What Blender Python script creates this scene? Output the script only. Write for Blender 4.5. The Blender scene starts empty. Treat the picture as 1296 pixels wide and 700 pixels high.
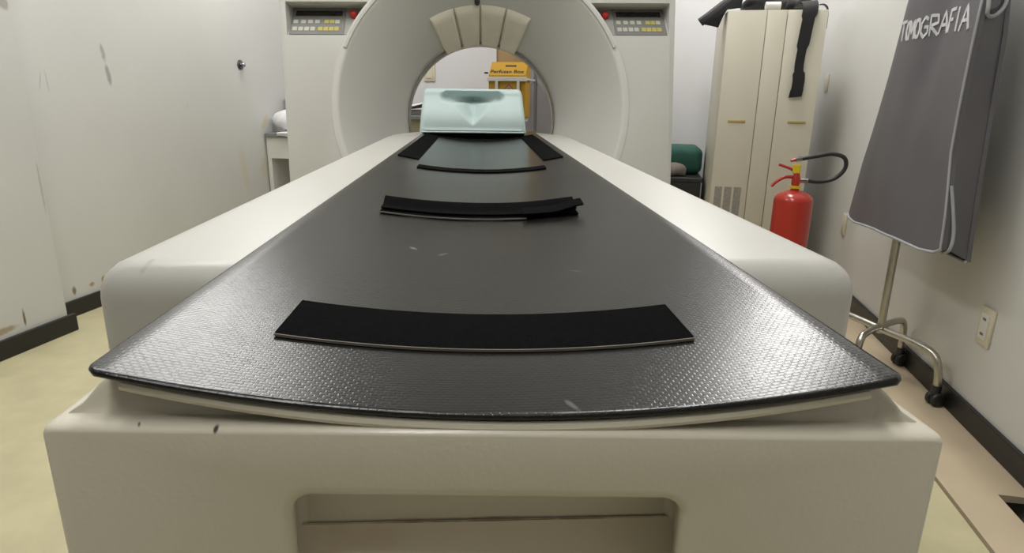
import bpy, bmesh, math, random
from mathutils import Vector, Matrix, Euler
random.seed(7)
R = math.radians
scene = bpy.context.scene
COL = scene.collection

# ------------------------------------------------------------------ camera
cam_d = bpy.data.cameras.new('camera'); cam = bpy.data.objects.new('camera', cam_d); COL.objects.link(cam)
cam_d.sensor_width = 36.0; cam_d.lens = 800.0 / 1296.0 * 36.0; cam_d.clip_start = 0.02
cam.matrix_world = (Matrix.Translation((0, 0, 1.0)) @ Matrix.Rotation(R(-3.2), 4, 'Z')
                    @ Matrix.Rotation(R(90 - 16), 4, 'X') @ Matrix.Rotation(R(0.8), 4, 'Z'))
scene.camera = cam
# ------------------------------------------------------------------ world, exposure
w = bpy.data.worlds.new('world'); scene.world = w; w.use_nodes = True
w.node_tree.nodes['Background'].inputs[0].default_value = (0.9, 0.93, 1.0, 1)
w.node_tree.nodes['Background'].inputs[1].default_value = 0.05
vs = scene.view_settings
vs.view_transform = 'Standard'; vs.look = 'None'; vs.gamma = 1.0; vs.use_curve_mapping = False
vs.exposure = -0.1

# ceiling lamps: (n, s, watts) in room coordinates, see LAMPS loop at "ceiling lamps"
CEIL = 2.75
LAMPS = [(-1.98, 3.35, 30), (0.42, 3.75, 30), (-1.55, 1.60, 20), (0.05, 1.60, 20), (-0.4, -0.18, 18)]  # last entry is an added fill lamp brightening the table's foot end
LAMP_COL = (1.0, 0.985, 0.955)

# room frame: n across the room (to the right), s along the walls, rotated 14 deg against the scanner
ROOM = R(-14)
NV = Vector((math.cos(R(14)), -math.sin(R(14)), 0)); SV = Vector((math.sin(R(14)), math.cos(R(14)), 0))
def RW(n, s, z=0.0): return NV * n + SV * s + Vector((0, 0, z))

# ------------------------------------------------------------------ helpers
def obj(name, bm, m, parent=None, smooth=None, loc=None, rotz=None):
    me = bpy.data.meshes.new(name)
    bmesh.ops.recalc_face_normals(bm, faces=bm.faces[:])
    bm.to_mesh(me); bm.free()
    o = bpy.data.objects.new(name, me); COL.objects.link(o)
    if m: me.materials.append(m)
    if smooth is not None:
        me.polygons.foreach_set('use_smooth', [True] * len(me.polygons))
        if smooth < 179: me.set_sharp_from_angle(angle=R(smooth))
    if loc is not None: o.location = loc
    if rotz is not None: o.rotation_euler = (0, 0, rotz)
    if parent: o.parent = parent
    return o
def tag(o, label, cat, group=None):
    o['label'] = label; o['category'] = cat
    if group: o['group'] = group
    return o
def struct(o, label=None):
    o['kind'] = 'structure'
    if label: o['label'] = label
    return o
def thing(name, label, cat, loc=(0, 0, 0), rotz=0, group=None):
    o = bpy.data.objects.new(name, None); COL.objects.link(o); o.empty_display_size = 0.05
    o.location = loc; o.rotation_euler = (0, 0, rotz)
    return tag(o, label, cat, group)
def part_label(o, label): o['label'] = label; return o

def add_box(bm, x0, x1, y0, y1, z0, z1, bev=0.0, seg=3):
    r = bmesh.ops.create_cube(bm, size=1.0)
    vsx = r['verts']
    for v in vsx:
        v.co = Vector(((x0 + x1) / 2 + v.co.x * (x1 - x0), (y0 + y1) / 2 + v.co.y * (y1 - y0), (z0 + z1) / 2 + v.co.z * (z1 - z0)))
    if bev > 0:
        es = list({e for v in vsx for e in v.link_edges})
        bmesh.ops.bevel(bm, geom=es, offset=bev, segments=seg, profile=0.5, affect='EDGES')
    return bm
def box(*a, **k): return add_box(bmesh.new(), *a, **k)
def add_tube(bm, pts, r, seg=10, cap=True, flat=None):
    """sweep a circle (or flat=(w,h) ellipse) along pts"""
    pts = [Vector(p) for p in pts]; rings = []
    N = len(pts); up = None
    for i, p in enumerate(pts):
        t = (pts[min(i + 1, N - 1)] - pts[max(i - 1, 0)]).normalized()
        if up is None: up = Vector((0, 0, 1)) if abs(t.z) < 0.9 else Vector((1, 0, 0))
        u = (up - t * up.dot(t)).normalized(); s = t.cross(u); up = u
        rr = r[i] if isinstance(r, (list, tuple)) else r
        rings.append([bm.verts.new(p + (u * math.cos(2 * math.pi * k / seg) + s * math.sin(2 * math.pi * k / seg)) * rr) for k in range(seg)])
    for a, b in zip(rings, rings[1:]):
        for k in range(seg): bm.faces.new((a[k], a[(k + 1) % seg], b[(k + 1) % seg], b[k]))
    if cap: bm.faces.new(rings[0][::-1]); bm.faces.new(rings[-1])
    return bm
def tube(*a, **k): return add_tube(bmesh.new(), *a, **k)
def smooth_path(pts, n=8):
    pts = [Vector(p) for p in pts]; out = []
    for i in range(len(pts) - 1):
        p0 = pts[max(i - 1, 0)]; p1 = pts[i]; p2 = pts[i + 1]; p3 = pts[min(i + 2, len(pts) - 1)]
        for k in range(n):
            t = k / n
            out.append(0.5 * ((2 * p1) + (p2 - p0) * t + (2 * p0 - 5 * p1 + 4 * p2 - p3) * t * t + (3 * p1 - p0 - 3 * p2 + p3) * t ** 3))
    out.append(pts[-1]); return out
def add_lathe(bm, prof, seg=64, axis='Z', a0=0.0, a1=2 * math.pi, closed_prof=False, c=(0, 0, 0)):
    """prof: list of (radius, height)"""
    full = abs(a1 - a0 - 2 * math.pi) < 1e-6
    n = seg if full else seg + 1; rings = []
    c = Vector(c)
    for r, h in prof:
        ring = []
        for k in range(n):
            a = a0 + (a1 - a0) * k / seg
            if axis == 'Z': p = Vector((r * math.cos(a), r * math.sin(a), h))
            else: p = Vector((r * math.sin(a), h, r * math.cos(a)))      # axis Y, angle from +Z
            ring.append(bm.verts.new(p + c))
        rings.append(ring)
    prs = list(zip(rings, rings[1:]))
    if closed_prof: prs.append((rings[-1], rings[0]))
    for A, B in prs:
        for k in range(n if full else n - 1):
            bm.faces.new((A[k], A[(k + 1) % n], B[(k + 1) % n], B[k]))
    if not full and closed_prof:
        bm.faces.new([r[0] for r in rings]); bm.faces.new([r[-1] for r in rings][::-1])
    bmesh.ops.remove_doubles(bm, verts=bm.verts[:], dist=1e-6)
    return bm
def lathe(*a, **k): return add_lathe(bmesh.new(), *a, **k)
def prism(pts, f):
    """pts 2-D outline, f(p, t) -> Vector for t=0/1"""
    bm = bmesh.new()
    A = [bm.verts.new(f(p, 0)) for p in pts]; B = [bm.verts.new(f(p, 1)) for p in pts]
    n = len(pts)
    bm.faces.new(A); bm.faces.new(B[::-1])
    for k in range(n): bm.faces.new((A[k], B[k], B[(k + 1) % n], A[(k + 1) % n]))
    return bm
def grid_solid(nu, nv, top, bot):
    """closed slab between two sheets top(u,v), bot(u,v), u,v in 0..1"""
    bm = bmesh.new()
    T = [[bm.verts.new(top(i / nu, j / nv)) for j in range(nv + 1)] for i in range(nu + 1)]
    B = [[bm.verts.new(bot(i / nu, j / nv)) for j in range(nv + 1)] for i in range(nu + 1)]
    for i in range(nu):
        for j in range(nv):
            bm.faces.new((T[i][j], T[i + 1][j], T[i + 1][j + 1], T[i][j + 1]))
            bm.faces.new((B[i][j], B[i][j + 1], B[i + 1][j + 1], B[i + 1][j]))
    for i in range(nu):
        bm.faces.new((T[i][0], B[i][0], B[i + 1][0], T[i + 1][0])); bm.faces.new((T[i][nv], T[i + 1][nv], B[i + 1][nv], B[i][nv]))
    for j in range(nv):
        bm.faces.new((T[0][j], T[0][j + 1], B[0][j + 1], B[0][j])); bm.faces.new((T[nu][j], B[nu][j], B[nu][j + 1], T[nu][j + 1]))
    return bm
def carve(o, cutters, bevel=0.0, seg=3, ang=35, smooth=40):
    """boolean-cut with temporary meshes and bake the result"""
    for c in cutters:
        md = o.modifiers.new('cut', 'BOOLEAN'); md.operation = 'DIFFERENCE'; md.solver = 'EXACT'; md.object = c
    if bevel:
        b = o.modifiers.new('bev', 'BEVEL'); b.width = bevel; b.segments = seg; b.limit_method = 'ANGLE'; b.angle_limit = R(ang)
    dg = bpy.context.evaluated_depsgraph_get(); dg.update()
    me = bpy.data.meshes.new_from_object(o.evaluated_get(dg))
    o.modifiers.clear(); o.data = me
    for c in cutters: bpy.data.objects.remove(c)
    me.polygons.foreach_set('use_smooth', [True] * len(me.polygons)); me.set_sharp_from_angle(angle=R(smooth))
    return o
def ease(a, b, x):
    t = min(1, max(0, (x - a) / (b - a))); return t * t * (3 - 2 * t)
def interp(tab, x):
    if x <= tab[0][0]: return tab[0][1]
    for (a, b), (c, d) in zip(tab, tab[1:]):
        if x <= c: return b + (d - b) * (x - a) / (c - a)
    return tab[-1][1]

# ------------------------------------------------------------------ materials
def mat(name, col, rough=0.5, var=0.06, vscale=3.0, bump=0.0, bscale=200.0, metal=0.0, coat=0.0, spec=0.5, col2=None, sheen=0.0):
    m = bpy.data.materials.new(name); m.use_nodes = True
    nt = m.node_tree; N = nt.nodes; L = nt.links; b = N['Principled BSDF']
    b.inputs['Roughness'].default_value = rough; b.inputs['Metallic'].default_value = metal
    b.inputs['Coat Weight'].default_value = coat; b.inputs['Specular IOR Level'].default_value = spec
    b.inputs['Sheen Weight'].default_value = sheen
    tc = N.new('ShaderNodeTexCoord')
    nz = N.new('ShaderNodeTexNoise'); nz.inputs['Scale'].default_value = vscale; nz.inputs['Detail'].default_value = 5
    L.new(tc.outputs['Object'], nz.inputs['Vector'])
    mx = N.new('ShaderNodeMix'); mx.data_type = 'RGBA'
    c2 = col2 or tuple(c * (1 - 2 * var) for c in col)
    mx.inputs[6].default_value = (*col, 1); mx.inputs[7].default_value = (*c2, 1)
    rp = N.new('ShaderNodeMapRange'); rp.inputs[1].default_value = 0.35; rp.inputs[2].default_value = 0.7
    L.new(nz.outputs['Fac'], rp.inputs[0]); L.new(rp.outputs[0], mx.inputs[0])
    L.new(mx.outputs[2], b.inputs['Base Color'])
    if bump:
        n2 = N.new('ShaderNodeTexNoise'); n2.inputs['Scale'].default_value = bscale; n2.inputs['Detail'].default_value = 3
        L.new(tc.outputs['Object'], n2.inputs['Vector'])
        bp = N.new('ShaderNodeBump'); bp.inputs['Strength'].default_value = bump; bp.inputs['Distance'].default_value = 0.002
        L.new(n2.outputs['Fac'], bp.inputs['Height']); L.new(bp.outputs[0], b.inputs['Normal'])
    m['mix'] = mx.name
    return m
def add_marks(m, marks, coord='Object', breakup=40.0):
    """elliptical worn marks: (centre, radii, rotation euler, colour, strength, soft)"""
    nt = m.node_tree; N = nt.nodes; L = nt.links; b = N['Principled BSDF']
    src = b.inputs['Base Color'].links[0].from_socket
    tc = N.new('ShaderNodeTexCoord')
    nz = N.new('ShaderNodeTexNoise'); nz.inputs['Scale'].default_value = breakup; nz.inputs['Detail'].default_value = 4
    L.new(tc.outputs[coord], nz.inputs['Vector'])
    for c, rad, rot, colr, st in marks:
        mp = N.new('ShaderNodeMapping'); mp.vector_type = 'TEXTURE'
        mp.inputs['Location'].default_value = c; mp.inputs['Rotation'].default_value = rot; mp.inputs['Scale'].default_value = rad
        L.new(tc.outputs[coord], mp.inputs['Vector'])
        g = N.new('ShaderNodeTexGradient'); g.gradient_type = 'SPHERICAL'; L.new(mp.outputs[0], g.inputs[0])
        mu = N.new('ShaderNodeMath'); mu.operation = 'MULTIPLY'; L.new(g.outputs['Fac'], mu.inputs[0]); L.new(nz.outputs['Fac'], mu.inputs[1])
        mr = N.new('ShaderNodeMapRange'); mr.inputs[1].default_value = 0.08; mr.inputs[2].default_value = 0.3; mr.inputs[4].default_value = st
        L.new(mu.outputs[0], mr.inputs[0])
        mx = N.new('ShaderNodeMix'); mx.data_type = 'RGBA'; L.new(mr.outputs[0], mx.inputs[0]); L.new(src, mx.inputs[6])
        mx.inputs[7].default_value = (*colr, 1); src = mx.outputs[2]
    L.new(src, b.inputs['Base Color'])
    return m

M = {}
M['wall'] = mat('wall_paint', (0.62, 0.615, 0.59), 0.55, 0.03, 1.2, 0.25, 35)
M['wall_left'] = mat('wall_paint_worn', (0.60, 0.60, 0.58), 0.5, 0.035, 1.3, 0.25, 30)
M['wall_back'] = mat('wall_paint_back', (0.66, 0.65, 0.665), 0.6, 0.02, 1.5, 0.1, 60)
M['wall_front'] = mat('wall_paint_grey', (0.42, 0.42, 0.41), 0.6, 0.03)
M['ceil'] = mat('ceiling_paint', (0.56, 0.56, 0.55), 0.7, 0.02)
M['floor'] = mat('vinyl_floor', (0.57, 0.52, 0.325), 0.35, 0.07, 9, 0.05, 60)
M['cover'] = mat('cover_board', (0.56, 0.46, 0.32), 0.4, 0.05, 5, 0.05, 60)
M['dark'] = mat('dark_pit', (0.03, 0.027, 0.025), 0.9)
M['skirt'] = mat('black_baseboard', (0.012, 0.0115, 0.0115), 0.4, 0.1, 8)
M['cream'] = mat('cream_enamel', (0.65, 0.61, 0.505), 0.32, 0.025, 4, 0.12, 260, coat=0.15)
M['tray'] = mat('lightened_cream_tray', (0.84, 0.76, 0.64), 0.4, 0.03, 6)  # pinkish cream, lightened in colour to make up for light missing in the recess
M['rail'] = mat('rail_enamel', (0.50, 0.49, 0.455), 0.36, 0.02, 3, 0.06, 300)
M['gantry'] = mat('gantry_enamel', (0.585, 0.58, 0.545), 0.4, 0.02, 2, 0.05, 200)
M['funnel'] = mat('funnel_enamel', (0.645, 0.635, 0.60), 0.42, 0.02, 2)
M['pad'] = mat('vinyl_pad', (0.86, 0.81, 0.68), 0.45, 0.03, 12, 0.05, 120)
M['ring'] = mat('bore_seam', (0.30, 0.29, 0.26), 0.4, 0.1, 20)
M['panel'] = mat('panel_grey', (0.21, 0.21, 0.20), 0.5, 0.05)
M['panel_light'] = mat('panel_light_grey', (0.34, 0.34, 0.32), 0.5, 0.04)
M['lcd'] = mat('display_glass', (0.03, 0.03, 0.033), 0.15, 0.3, 30)
M['key_white'] = mat('key_white', (0.52, 0.51, 0.44), 0.5)
M['key_yellow'] = mat('key_yellow', (0.52, 0.45, 0.13), 0.5)
M['red'] = mat('red_button', (0.55, 0.03, 0.025), 0.3)
M['foam'] = mat('teal_foam_cover', (0.54, 0.66, 0.65), 0.6, 0.03, 10, 0.1, 60)
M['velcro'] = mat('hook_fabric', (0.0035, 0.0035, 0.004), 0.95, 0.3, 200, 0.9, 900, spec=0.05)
M['velcro_edge'] = mat('hook_fabric_backing', (0.16, 0.14, 0.12), 0.8)
M['steel'] = mat('brushed_steel', (0.55, 0.53, 0.48), 0.28, 0.05, 40, metal=1.0)
M['dark_chrome'] = mat('dark_chrome', (0.16, 0.16, 0.18), 0.25, metal=1.0)
M['chrome'] = mat('chrome', (0.5, 0.5, 0.52), 0.15, metal=1.0)
M['rubber'] = mat('black_plastic', (0.018, 0.018, 0.019), 0.45)
M['apron'] = mat('apron_vinyl', (0.118, 0.113, 0.124), 0.5, 0.06, 6, 0.12, 90)
M['apron_dark'] = mat('apron_lining', (0.03, 0.03, 0.038), 0.6)
M['piping'] = mat('apron_piping', (0.34, 0.35, 0.36), 0.5)
M['chalk'] = mat('white_marker', (0.62, 0.62, 0.63), 0.7, 0.12, 60)
M['cabinet'] = mat('cabinet_enamel', (0.62, 0.59, 0.49), 0.42, 0.03, 3)
M['cab_side'] = M['cabinet']
M['seam'] = mat('seam_shadow_gap', (0.25, 0.235, 0.19), 0.7)
M['brass'] = mat('yellowed_pull', (0.46, 0.36, 0.12), 0.45)
M['vent'] = mat('vent_grille', (0.33, 0.32, 0.28), 0.6, 0.15, 80)
M['ext_red'] = mat('extinguisher_red', (0.44, 0.03, 0.016), 0.28, 0.04, coat=0.3)
M['yellow'] = mat('yellow_plastic', (0.75, 0.55, 0.03), 0.4)
M['white_pl'] = mat('white_plastic', (0.68, 0.67, 0.63), 0.45)
M['beige_pl'] = mat('beige_plate', (0.66, 0.61, 0.47), 0.45)
M['green'] = mat('green_fabric', (0.02, 0.095, 0.07), 0.8, 0.1, 20, 0.3, 150)
M['taupe'] = mat('taupe_cloth', (0.20, 0.175, 0.15), 0.8, 0.1, 20)
M['sheet'] = mat('white_sheet', (0.75, 0.75, 0.76), 0.8, 0.03, 10)
M['grey'] = mat('grey_board', (0.20, 0.20, 0.20), 0.6)
M['olive'] = mat('olive_board', (0.30, 0.27, 0.17), 0.6)
M['tan'] = mat('tan_wood', (0.38, 0.25, 0.12), 0.5, 0.08, 6)
M['jamb'] = mat('grey_jamb', (0.33, 0.32, 0.34), 0.5)
M['card'] = mat('yellow_card', (0.48, 0.27, 0.018), 0.6, 0.03, 8)
M['ink'] = mat('dark_ink', (0.05, 0.035, 0.03), 0.7)
M['purple'] = mat('purple_ink', (0.22, 0.10, 0.22), 0.7)
M['cloth_black'] = mat('black_nylon', (0.005, 0.005, 0.006), 0.55, 0.2, 30, 0.2, 200)
M['lamp_white'] = mat('lamp_housing', (0.8, 0.8, 0.8), 0.4)
M['tube'] = mat('lamp_tube', (1, 1, 1), 0.4)
_b = M['tube'].node_tree.nodes['Principled BSDF']
_b.inputs['Emission Color'].default_value = (*LAMP_COL, 1); _b.inputs['Emission Strength'].default_value = 6.0

# carbon-fibre weave of the cradle
def carbon():
    m = mat('carbon_weave', (0.011, 0.0108, 0.0105), 0.36, 0.12, 7, coat=0.0, spec=0.42)
    nt = m.node_tree; N = nt.nodes; L = nt.links; b = N['Principled BSDF']
    tc = N.new('ShaderNodeTexCoord'); mp = N.new('ShaderNodeMapping'); L.new(tc.outputs['Object'], mp.inputs[0])
    br = N.new('ShaderNodeTexBrick'); L.new(mp.outputs[0], br.inputs['Vector'])
    br.inputs['Scale'].default_value = 1.0; br.inputs['Brick Width'].default_value = 0.0052; br.inputs['Row Height'].default_value = 0.0034
    br.inputs['Mortar Size'].default_value = 0.0009; br.inputs['Mortar Smooth'].default_value = 1.0
    br.inputs['Color1'].default_value = (1, 1, 1, 1); br.inputs['Color2'].default_value = (0.55, 0.55, 0.55, 1); br.inputs['Mortar'].default_value = (0, 0, 0, 1)
    nz = N.new('ShaderNodeTexNoise'); nz.inputs['Scale'].default_value = 130; nz.inputs['Detail'].default_value = 3; L.new(mp.outputs[0], nz.inputs['Vector'])
    ad = N.new('ShaderNodeMath'); ad.operation = 'MULTIPLY_ADD'; ad.inputs[1].default_value = 0.9
    L.new(nz.outputs['Fac'], ad.inputs[0]); L.new(br.outputs['Color'], ad.inputs[2])
    bp = N.new('ShaderNodeBump'); bp.inputs['Strength'].default_value = 0.30; bp.inputs['Distance'].default_value = 0.00022
    L.new(ad.outputs[0], bp.inputs['Height']); L.new(bp.outputs[0], b.inputs['Normal'])
    n3 = N.new('ShaderNodeTexNoise'); n3.inputs['Scale'].default_value = 5; n3.inputs['Detail'].default_value = 4; L.new(mp.outputs[0], n3.inputs['Vector'])
    mr = N.new('ShaderNodeMapRange'); mr.inputs[3].default_value = 0.19; mr.inputs[4].default_value = 0.27; L.new(n3.outputs['Fac'], mr.inputs[0])
    L.new(mr.outputs[0], b.inputs['Roughness'])
    return m
M['carbon'] = carbon()
# small pale scuffs on the cradle
add_marks(M['carbon'], [((-0.075, 0.72, 0.84), (0.006, 0.012, 1), (0, 0, 0.5), (0.16, 0.16, 0.155), 0.7),
                        ((0.055, 0.335, 0.83), (0.003, 0.012, 1), (0, 0, 0.4), (0.14, 0.14, 0.135), 0.6),
                        ((-0.04, 0.70, 0.84), (0.004, 0.016, 1), (0, 0, -0.6), (0.12, 0.12, 0.12), 0.6),
                        ((0.1, 0.62, 0.84), (0.003, 0.012, 1), (0, 0, 0.9), (0.12, 0.12, 0.12), 0.5)], breakup=80)
add_marks(M['cream'], [((-0.150, 0.332, 0.8145), (0.0022, 0.006, 0.004), (0, 0, 0), (0.05, 0.045, 0.04), 1.0),
                       ((-0.195, 0.337, 0.815), (0.0012, 0.004, 0.003), (0, 0, 0.4), (0.08, 0.07, 0.05), 0.9),
                       ((-0.060, 0.32, 0.735), (0.002, 0.01, 0.002), (0, 0, 0), (0.08, 0.07, 0.05), 0.9),
                       ((0.0, 0.3765, 0.7165), (0.16, 0.0022, 0.0022), (0, 0, 0), (0.13, 0.07, 0.02), 0.8),
                       ((-0.06, 0.355, 0.695), (0.08, 0.06, 0.04), (0, 0, 0), (0.52, 0.42, 0.30), 0.7)], breakup=60)
add_marks(M['tray'], [((0.0, 0.376, 0.7155), (0.2, 0.0009, 0.0009), (0, 0, 0), (0.22, 0.12, 0.05), 0.8), ((-0.08, 0.365, 0.705), (0.05, 0.03, 0.03), (0, 0, 0), (0.74, 0.62, 0.48), 0.6),
    ((-0.05, 0.353, 0.696), (0.002, 0.003, 0.003), (0, 0, 0), (0.1, 0.07, 0.05), 1.0), ((0.07, 0.345, 0.689), (0.002, 0.003, 0.003), (0, 0, 0), (0.1, 0.07, 0.05), 1.0)], breakup=60)
add_marks(M['rail'], [((-0.335, 0.615, 0.80), (0.006, 0.02, 0.07), (0, 0.35, 0), (0.22, 0.20, 0.16), 0.8),
                      ((-0.245, 0.612, 0.815), (0.03, 0.02, 0.003), (0, 0.1, 0), (0.25, 0.22, 0.17), 0.7),
                      ((0.335, 0.61, 0.77), (0.02, 0.02, 0.003), (0, -0.2, 0), (0.25, 0.22, 0.17), 0.6),
                      ((0.245, 1.35, 0.842), (0.004, 0.012, 0.01), (0, 0, 0), (0.3, 0.27, 0.2), 0.6)], breakup=50)
NL = -2.482
add_marks(M['wall_left'], [((NL, 2.708, 1.165), (0.1, 0.018, 0.06), (0.10, 0, 0), (0.30, 0.30, 0.31), 0.8),
                           ((NL, 2.722, 1.065), (0.1, 0.020, 0.065), (0.10, 0, 0), (0.30, 0.30, 0.31), 0.9),
                           ((NL, 2.352, 1.03), (0.1, 0.005, 0.06), (-0.25, 0, 0), (0.40, 0.40, 0.40), 0.7),
                           ((NL, 2.385, 1.03), (0.1, 0.005, 0.06), (0.05, 0, 0), (0.40, 0.40, 0.40), 0.7),
                           ((NL, 2.33, 0.115), (0.1, 0.016, 0.03), (0, 0, 0), (0.20, 0.13, 0.07), 0.9),
                           ((NL, 2.43, 0.115), (0.1, 0.022, 0.016), (0, 0, 0), (0.34, 0.25, 0.13), 1.0),
                           ((NL, 2.50, 0.12), (0.1, 0.02, 0.025), (0, 0, 0), (0.36, 0.27, 0.15), 1.0),
                           ((NL, 2.63, 0.14), (0.1, 0.006, 0.05), (0, 0, 0), (0.28, 0.26, 0.22), 0.9),
                           ((NL, 4.00, 0.80), (0.1, 0.09, 0.035), (0.9, 0, 0), (0.58, 0.52, 0.36), 0.9),
                           ((NL, 3.72, 0.52), (0.1, 0.05, 0.22), (0.15, 0, 0), (0.57, 0.53, 0.42), 0.7),
                           ((NL, 3.95, 0.50), (0.1, 0.07, 0.12), (0, 0, 0), (0.57, 0.53, 0.41), 0.7),
                           ((NL, 3.25, 0.92), (0.1, 0.012, 0.02), (0, 0, 0), (0.5, 0.49, 0.47), 0.7),
                           ((-2.335, 1.95, 0.13), (0.1, 0.008, 0.05), (0, 0, 0), (0.16, 0.12, 0.08), 1.0),
                           ((-2.335, 1.86, 0.105), (0.1, 0.08, 0.02), (0, 0, 0), (0.34, 0.27, 0.17), 0.9),
                           ((-2.335, 2.13, 0.62), (0.1, 0.008, 0.16), (0, 0, 0), (0.42, 0.40, 0.37), 0.8),
                           ((-2.335, 2.12, 1.30), (0.1, 0.04, 0.03), (0, 0, 0), (0.3, 0.28, 0.24), 0.7)], breakup=30)
add_marks(M['cover'], [((1.02, 1.50, 0.0), (0.006, 0.004, 0.1), (0, 0, 0), (0.04, 0.035, 0.03), 1.0), ((1.02, 1.47, 0.0), (0.006, 0.004, 0.1), (0, 0, 0), (0.04, 0.035, 0.03), 1.0)])

# ------------------------------------------------------------------ the room shell (room coordinates n, s, z)
NR, SB, SF = 1.097, 4.60, -2.6
def room(name, bm, m, smooth=None):
    o = obj(name, bm, m, smooth=smooth, rotz=ROOM); return struct(o)
room('floor', box(-2.6, 0.862, SF - .1, SB + .5, -0.25, 0), M['floor'])
room('trench_floor', box(0.862, 1.25, SF - .1, SB + .1, -0.25, -0.12), M['dark'])
cov = bpy.data.objects.new('trench_cover', None); COL.objects.link(cov); cov.rotation_euler = (0, 0, ROOM); struct(cov)
Lp = [(.872, SF + .004), (.998, SF + .004), (.998, 1.670), (NR - .004, 1.670), (NR - .004, SB - .004), (.872, SB - .004)]
obj('cover_board', prism(Lp, lambda p, t: Vector((p[0], p[1], -.018 + .020 * t))), M['cover'], cov)
obj('cover_board', box(1.002, NR - .004, SF + .004, 1.30, -0.018, 0.002, bev=.001, seg=1), M['cover'], cov)
room('wall_right', box(NR, NR + .15, SF - .1, SB + .15, -0.25, CEIL), M['wall'])
room('wall_left', box(NL - .15, NL, SF - .1, SB + .15, -0.0, CEIL), M['wall_left'])
room('wall_pier', box(NL, -2.335, SF, 2.14, 0, CEIL, bev=.004, seg=2), M['wall_left'])
bm = box(NL, -1.012, SB, SB + .15, 0, CEIL); add_box(bm, -0.79, NR, SB, SB + .15, 0, CEIL); add_box(bm, -1.012, -0.79, SB, SB + .15, 2.2, CEIL)
room('wall_back', bm, M['wall_back'])
room('wall_front', box(NL, NR, SF - .15, SF, 0, CEIL), M['wall_front'])
room('ceiling', box(NL - .15, NR + .15, SF - .15, SB + .5, CEIL, CEIL + .1), M['ceil'])
# narrow tan niche in the back wall with a grey jamb
room('door_1', box(-1.012, -0.79, SB + .012, SB + .06, 0, 2.2), M['tan'])
room('door_2', box(-0.715, 0.02, SB - .02, SB, 0.004, 2.1, bev=.003, seg=1), M['jamb'])
jb = box(-0.79, -0.735, SB - .03, SB, 0, 2.2, bev=.003, seg=1); add_box(jb, -0.732, -0.718, SB - .012, SB, 0, 2.2)
room('trim_1', jb, M['jamb'])
# baseboards
BH = 0.075
room('baseboard_right', box(NR - .016, NR, SF, SB - .016, 0.002, BH, bev=.003, seg=2), M['skirt'])
room('baseboard_left', box(NL, NL + .016, 2.14, SB - .016, 0, BH, bev=.003, seg=2), M['skirt'])
bm = box(-2.335, -2.335 + .018, SF, 2.165, 0, BH, bev=.003, seg=2)
room('baseboard_pier', bm, M['skirt'])
room('baseboard_back', box(0.02, NR - .016, SB - .016, SB, 0.002, BH, bev=.003, seg=2), M['skirt'])

# ------------------------------------------------------------------ ceiling lamps
where = ['over the left rear corner beyond the scanner', 'over the right rear side beyond the scanner', 'over the left wall hook side', 'over the clothes rack side', 'added as fill light above the foot end of the table']
for i, (n, s, wt) in enumerate(LAMPS):
    t = thing('ceiling_lamp', 'white twin-tube ceiling lamp ' + where[i], 'lamp', RW(n, s, CEIL), ROOM, 'fluorescent ceiling lamps')
    obj('housing', box(-.16, .16, -.62, .62, -.05, 0, bev=.008, seg=2), M['lamp_white'], t)
    for q in (-.07, .07): obj('tube', tube([(q, -.6, -.066), (q, .6, -.066)], .013, 12), M['tube'], t, smooth=60)
    ld = bpy.data.lights.new('lamp_light', 'AREA'); ld.shape = 'RECTANGLE'; ld.size = .30; ld.size_y = 1.22; ld.energy = wt; ld.color = LAMP_COL
    lo = bpy.data.objects.new('lamp_light', ld); COL.objects.link(lo); lo.location = (0, 0, -.085); lo.parent = t

# ------------------------------------------------------------------ CT table (scanner axis = world Y, centre line X = CX)
CX = 0.0105; SK = -0.05                                  # the foot end is cut a little askew
table = thing('scanner_table', 'long cream scanner table with wide side rails and black carbon cradle', 'scanner table', (CX, 1.6, 0))
def tpart(name, bm, m, parent=table, smooth=40):
    bmesh.ops.translate(bm, verts=bm.verts[:], vec=(CX, 0, 0))
    o = obj(name, bm, m, parent, smooth)
    o.matrix_parent_inverse = Matrix.Translation((-CX, -1.6, 0)); return o
HW, SAG, ZE = 0.2325, 0.0260, 0.85
def zc(x): return ZE - SAG * (1 - (x / HW) ** 2)
Y0, Y1 = 0.326, 2.86
def cradle_hw(y, x0=0):
    d = y - Y0; r = 0.009
    return HW - (r - math.sqrt(max(0, r * r - (r - d) ** 2)) if d < r else 0)
def cradle_sheet(dz, inset=0.0):
    def f(u, v):
        # finer rows at the front, so that the rounded corners resolve
        if v < 0.2: y = Y0 + inset + (0.02 - inset) * (v / 0.2) ** 2
        else: y = Y0 + 0.02 + (Y1 - Y0 - 0.02) * ((v - 0.2) / 0.8) ** 1.5
        h = cradle_hw(y) - inset
        x = (2 * u - 1) * h
        sk = SK * x * (1 - ease(0.33, 0.9, y))
        return Vector((x, y + sk, zc(x) + dz))
    return f
bm = bmesh.new()
NUx, NVy = 44, 70
sheets = [(0.0, 0.003), (-0.0008, 0.0008), (-0.0022, 0.0), (-0.0042, 0.0012), (-0.0055, 0.004)]
V = []
for dz, ins in sheets:
    f = cradle_sheet(dz, ins); V.append([[bm.verts.new(f(i / NUx, j / NVy)) for j in range(NVy + 1)] for i in range(NUx + 1)])
def q4(a, b, c, d):
    bm.faces.new((a, b, c, d))
for i in range(NUx):
    for j in range(NVy):
        for k in (0, -1): q4(V[k][i][j], V[k][i + 1][j], V[k][i + 1][j + 1], V[k][i][j + 1])
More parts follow.
